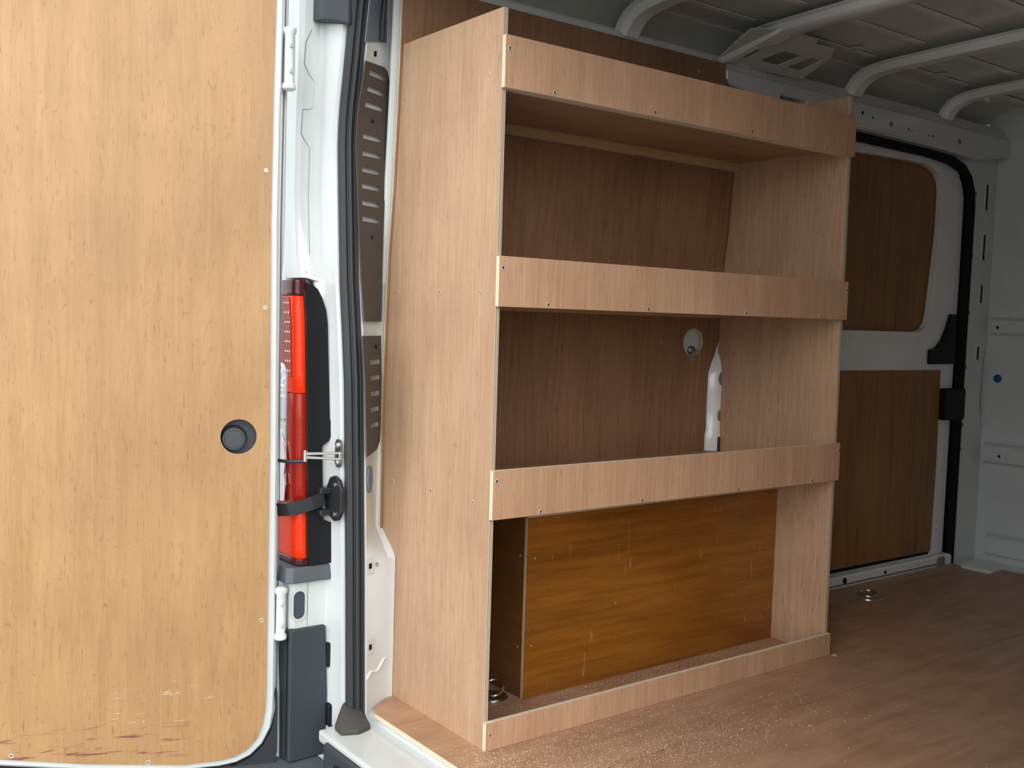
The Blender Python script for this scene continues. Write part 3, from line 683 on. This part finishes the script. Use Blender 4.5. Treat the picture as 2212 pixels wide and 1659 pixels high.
# dark bump stop at the top of the jamb
bm = bmesh.new()
q = [(-.543, -.156), (-.520, -.178), (-.462, -.180), (-.412, -.166), (-.398, -.150), (-.40, -.140), (-.54, -.140)]
zb = [1.604, 1.598, 1.592, 1.578, 1.572, 1.574, 1.602]
a = [bm.verts.new((x, y, z)) for (x, y), z in zip(q, zb)]; b = [bm.verts.new((x, y, 1.72)) for x, y in q]
for j in range(7): bm.faces.new([a[j], a[(j+1) % 7], b[(j+1) % 7], b[j]])
bm.faces.new(a); bm.faces.new(b)
o = finish('jamb_cover', bm, 'plastic_grey', None, bevel=.004, seg=2); tag(o, 'dark grey plastic cover at the top of the white jamb', 'cover')

# ================================================================== REAR DOOR (door_1), swung open past ninety degrees
TH = math.radians(110); DU = Vector((math.cos(TH), -math.sin(TH), 0)); DN = Vector((math.sin(TH), math.cos(TH), 0))
DP = Vector((-.452, -.281, 0))
def dm(off):
    def f(u, v, w_): return DP + DU*u + DN*(off-w_) + Vector((0, 0, v))
    return f
d1 = empty('door_1', tuple(DP + Vector((0, 0, -.2)))); tag(d1, 'open rear door lined with tan plywood', kind='structure')
lining = [(.014, 1.78), (.020, 1.40), (.022, 1.121), (.017, .60), (.017, .387), (.017, .045), (.019, .005), (.025, -.030), (.037, -.060), (.058, -.084), (.085, -.098), (.118, -.104), (.20, -.106), (.40, -.084), (.70, -.035), (.70, 1.78)]
hole = circ(.0395, 36, (.0855, .639))
plate('lining', lining, [hole], .006, dm(.006), ['ply_door', 'edge_pale_x'], d1)
def offset(poly, d):
    n = len(poly); out = []
    for i in range(n):
        a, b, c = Vector(poly[i-1]), Vector(poly[i]), Vector(poly[(i+1) % n])
        n1 = Vector((-(b-a).y, (b-a).x)).normalized(); n2 = Vector((-(c-b).y, (c-b).x)).normalized()
        nn = (n1+n2); nn = nn/max(.3, nn.dot(n1)); out.append(tuple(b - nn*d) if True else None)
    return out
rim = [(-.002, 1.80), (.004, 1.40), (.006, 1.121), (.001, .60), (.0, .387), (-.001, .045), (.0, .0), (.006, -.040), (.024, -.076), (.050, -.101), (.082, -.115), (.118, -.120), (.20, -.121), (.40, -.099), (.715, -.05), (.715, 1.80)]
plate('inner_frame', rim, [circ(.047, 30, (.0855, .639))], .030, dm(-.0005), 'paint_ext', d1, bevel=.004)
skin = [(-.014, 1.80), (-.012, 1.121), (-.007, .92), (-.006, .45), (-.010, .25), (-.014, .10), (-.020, -.06), (-.030, -.14), (-.034, -.19), (.76, -.19), (.76, 1.80)]
plate('outer_skin', skin, [], .012, dm(-.042), 'paint_ext', d1, bevel=.003)
core = [(-.005, 1.80), (-.001, 1.121), (-.004, .40), (-.006, -.12), (.74, -.12), (.74, 1.80)]
plate('edge_panel', core, [], .0125, dm(-.030), 'paint_inner', d1)
tube('edge_seam', [dm(-.036)(-.0095+.006*interp(z, [0, .4, 1.1, 1.7], [0, 0, 1, .4]), z, 0) for z in (0, .4, .8, 1.121, 1.5, 1.7)], .0016, 'hole_grey', d1, B=(1, 0, 0), n=6)
# lower seal wrapped round the corner of the door
sl = [(-.004, .03), (-.008, .0), (.002, -.045), (.02, -.082), (.048, -.110), (.082, -.125), (.118, -.131), (.2, -.133), (.40, -.112), (.70, -.065)]
slo = [(-.006, .045), (-.0105, .035), (-.011, .0), (-.011, -.10), (.0, -.15), (.02, -.185), (.3, -.185), (.70, -.185)]
plate('bottom_seal', sl + slo[::-1], [], .02, dm(-.010), 'rubber', d1, bevel=.002)
# inside release knob, sunk in the round hole
kb = [(.046, -.030), (.046, -.018), (.034, -.020), (.0295, -.016), (.0265, -.004), (.024, -.001), (.0215, -.001), (.0205, -.0035), (.002, -.003)]
km = Matrix.Translation(DP + DU*.0885 + Vector((0, 0, .637))) @ DN.to_track_quat('Z', 'Y').to_matrix().to_4x4()
bm = bmesh.new()
lathe('release_knob', [(.0455, -.034), (.0455, -.026), (.030, -.026)], 'knob_plastic', d1, 36, Matrix.Translation(DP + DU*.0855 + Vector((0, 0, .639))) @ DN.to_track_quat('Z', 'Y').to_matrix().to_4x4())
lathe('release_knob', [(.030, -.026), (.029, -.020), (.0265, -.004), (.0245, -.0005), (.0215, .0), (.0205, -.0025), (.002, -.002)], 'knob_plastic', d1, 36, Matrix.Translation(DP + DU*.0955 + Vector((0, 0, .633))) @ DN.to_track_quat('Z', 'Y').to_matrix().to_4x4())
for u, v in ((.034, 1.234), (.032, .93), (.029, .217), (.272, -.092), (.55, -.05)): screw(dm(.0062)(u, v, 0), DN, d1, 1.15)
# hinges
def hinge(z0, z1):
    h = lathe('hinge', [(.010, 0), (.015, .004), (.015, .012), (.011, .018), (.011, z1-z0-.018), (.015, z1-z0-.012), (.015, z1-z0-.004), (.008, z1-z0)], 'paint_inner', d1, 18, Matrix.Translation((-.452, -.2665, z0)))
    plate('hinge_leaf', rounded(-.50, z0+.015, -.452, z1-.015, .008), [], .005, lambda u, v, w_: (u, -.258+w_, v), 'paint_ext', h, bevel=.001)
    plate('hinge_leaf', rounded(-.006, z0+.02, .02, z1-.02, .006), [], .006, dm(-.030), 'paint_ext', h, bevel=.001)
    for k in (.3, .7): lathe('bolt', [(.007, 0), (.005, .004)], 'paint_ext', h, 10, face_to((.9, .3, 0), (-.441, -.268, z0+(z1-z0)*k)))
hinge(.165, .290); hinge(1.415, 1.555)

# ================================================================== SHELVING UNIT
L = 1.195; T = .012; HT = 1.557; BACK = .446
su = empty('shelving_unit', (-.22, L/2, 0)); tag(su, 'tall open plywood shelving unit with three shelves and screwed front lips', 'shelving unit')
def side(y0):
    out = [(-.012, .0), (-.012, HT)]
    zz_ = [HT, 1.42, 1.21, 1.07, .95, .67, .33, .0]
    out += [(wx(z)+.002, z) for z in zz_]
    o = plate('side_panel', out, [], T, lambda u, v, w_: (u, y0+w_, v), ['ply_new', 'edge_y'], su, bevel=.0006)
    return o
near = side(0); far = side(L-T)
for x, z in ((.413, .976), (.224, .976), (.066, .976), (.412, .522), (.240, .525), (.072, .526), (.056, 1.427), (.395, 1.427)):
    screw((-x, -.0004, z), (0, -1, 0), near, 1.0)
FZ = [(0, .062), (.498, .603), (.946, 1.051), (1.393, 1.500)]
FS = [[(.010, .035), (1.171, .041), (1.186, .037)],
      [(.009, .581), (.129, .506), (.434, .505), (.771, .505), (1.074, .506), (1.188, .583)],
      [(.009, 1.027), (.132, .954), (.430, .953), (.773, .954), (1.075, .954), (1.188, 1.028)],
      [(.010, 1.473), (.131, 1.402), (.428, 1.403), (.765, 1.405), (1.065, 1.402)]]
for (z0, z1), sc_ in zip(FZ, FS):
    f = board('fascia', (-T, 0, -.0008, L+.0008, z0+.0002, z1), 'x', 'ply_fascia', su, pale=True)
    for y, z in sc_: screw((.0003, y, z), (1, 0, 0), f, 1.1)
for (z0, z1) in FZ[1:]:
    zc_ = z0+.026
    board('shelf', (wx(zc_)+.003, -T-.0002, T+.0003, L-T-.0003, zc_-.006, zc_+.006), 'z', 'ply_new_y', su)
    board('batten', (-T-.024, -T-.0004, T+.0006, L-T-.0006, z0+.0015, zc_-.0063), 'x', 'ply_batten', su, pale=True)
    board('batten', (wx(zc_)+.003, wx(zc_)+.024, T+.0006, L-T-.0006, zc_-.030, zc_-.0063), 'x', 'ply_batten', su, pale=True)
# screw points standing out of the upper back batten
zc_ = FZ[3][0]+.026
for y in (.47, .79, 1.0):
    screw((wx(zc_)+.0242, y, zc_-.022), (1, 0, -.2), su, .8)

# ================================================================== WHEEL ARCH BOX
ab = empty('wheel_arch_box', (-.32, .72, 0)); tag(ab, 'orange-brown varnished plywood box over the wheel arch, scratched front', 'wheel arch box')
AX = -.197; AY = .250
b1 = board('front_panel', (AX-.009, AX, AY, L-T-.001, .0005, .445), 'x', 'ply_arch', ab)
b2 = board('end_panel', (-.440, AX-.0095, AY, AY+.012, .0005, .445), 'y', 'ply_arch_end', ab)
board('top_panel', (-.440, AX, AY, L-T-.001, .4455, .457), 'z', 'ply_arch', ab)
for y, z in ((.275, .345), (.272, .130), (.546, .196)): screw((AX+.0003, y, z), (1, 0, 0), b1, .6)
for x, z in ((-.222, .35), (-.222, .125)): screw((x, AY-.0004, z), (0, -1, 0), b2, .6)

# ================================================================== LASHING RINGS IN THE FLOOR
def lash(loc, label, tilt, k=1.0):
    h = empty('lashing_ring', loc); tag(h, label, 'lashing ring', 'floor lashing rings')
    lathe('dish', [(.048*k, .0003), (.047*k, .003), (.040*k, .0035), (.030*k, .0012), (.004*k, .0008)], 'steel', h, 32, Matrix.Translation(loc))
    n = 24
    pts = []
    for i in range(n):
        a = 2*math.pi*i/n; x = .030*k*math.cos(a); y = .030*k*math.sin(a)+.010
        pts.append((loc[0]+x*math.cos(.6)-y*math.cos(tilt)*math.sin(.6), loc[1]+x*math.sin(.6)+y*math.cos(tilt)*math.cos(.6), loc[2]+.0072+(y-.010+.030*k)*math.sin(tilt)))
    tube('ring', pts, .0042, 'steel', h, n=8, closed=True)
    return h
lash((-.311, 1.843, 0), 'round steel lashing ring lying in the floor before the sliding door', .12)
lash((-.252, .200, 0), 'steel lashing ring tipped up on the floor beside the wheel arch box', .62, .8)

# ================================================================== SAWDUST
def dust(name, spots, label):
    bm = bmesh.new()
    for (cx, cy, sxx, syy, n, z, big) in spots:
        for _ in range(n):
            x = random.gauss(cx, sxx); y = random.gauss(cy, syy)
            if z == 0 and (x < .0015 and y > -.002): continue
            if z == 0 and (y < -.085): continue
            if z == 0.0 and x > 1.3: continue
            r = random.uniform(.0005, .0013)*big; a = random.uniform(0, 6.28); h = r*.7; e = random.uniform(1, 2.2)
            q = [Vector((x+r*e*math.cos(a), y+r*e*math.sin(a), z+.0003)), Vector((x+r*math.cos(a+2.1), y+r*math.sin(a+2.1), z+.0003)), Vector((x+r*math.cos(a+4.2), y+r*math.sin(a+4.2), z+.0003)), Vector((x, y, z+.0003+h))]
            v = [bm.verts.new(p_) for p_ in q]
            for f in ((0, 1, 3), (1, 2, 3), (2, 0, 3), (0, 2, 1)): bm.faces.new([v[i] for i in f])
    me = bpy.data.meshes.new(name); bm.to_mesh(me); bm.free(); me.materials.append(MAT['sawdust_pale'])
    o = link(name, me); tag(o, label, 'sawdust', None, 'stuff'); return o
dust('sawdust', [(.05, .0, .05, .05, 520, 0, .95), (.10, .10, .07, .12, 950, 0, .85), (.19, .25, .035, .18, 1100, 0, .85), (.05, .25, .035, .2, 500, 0, .8), (.24, .5, .05, .2, 500, 0, 1.0), (.1, .5, .08, .35, 250, 0, 1.1), (.35, .9, .25, .5, 120, 0, 1.2), (.004, 1.205, .006, .006, 40, 0, 1.2)],
     'pale sawdust scattered over the plywood floor before the shelving unit')
def strip(name, x0, x1, y0, y1, n, z, label, big=.8):
    bm = bmesh.new()
    for _ in range(n):
        x = random.uniform(x0, x1); y = y0+(y1-y0)*random.random()
        r = random.uniform(.0004, .0012)*big; a = random.uniform(0, 6.28)
        v = [bm.verts.new((x+r*1.6*math.cos(a+k), y+r*1.6*math.sin(a+k), z+.0003)) for k in (0, 2.1, 4.2)] + [bm.verts.new((x, y, z+.0003+r*.8))]
        for f in ((0, 1, 3), (1, 2, 3), (2, 0, 3), (0, 2, 1)): bm.faces.new([v[i] for i in f])
    me = bpy.data.meshes.new(name); bm.to_mesh(me); bm.free(); me.materials.append(MAT['sawdust_pale'])
    o = link(name, me); tag(o, label, 'sawdust', None, 'stuff'); return o
strip('sawdust', -.19, -.016, .03, 1.17, 2600, 0, 'fine sawdust on the floor between bottom lip and wheel arch box')
strip('sawdust', -.40, -.04, .03, 1.17, 1500, FZ[1][0]+.032, 'fine sawdust lying on the lowest shelf')
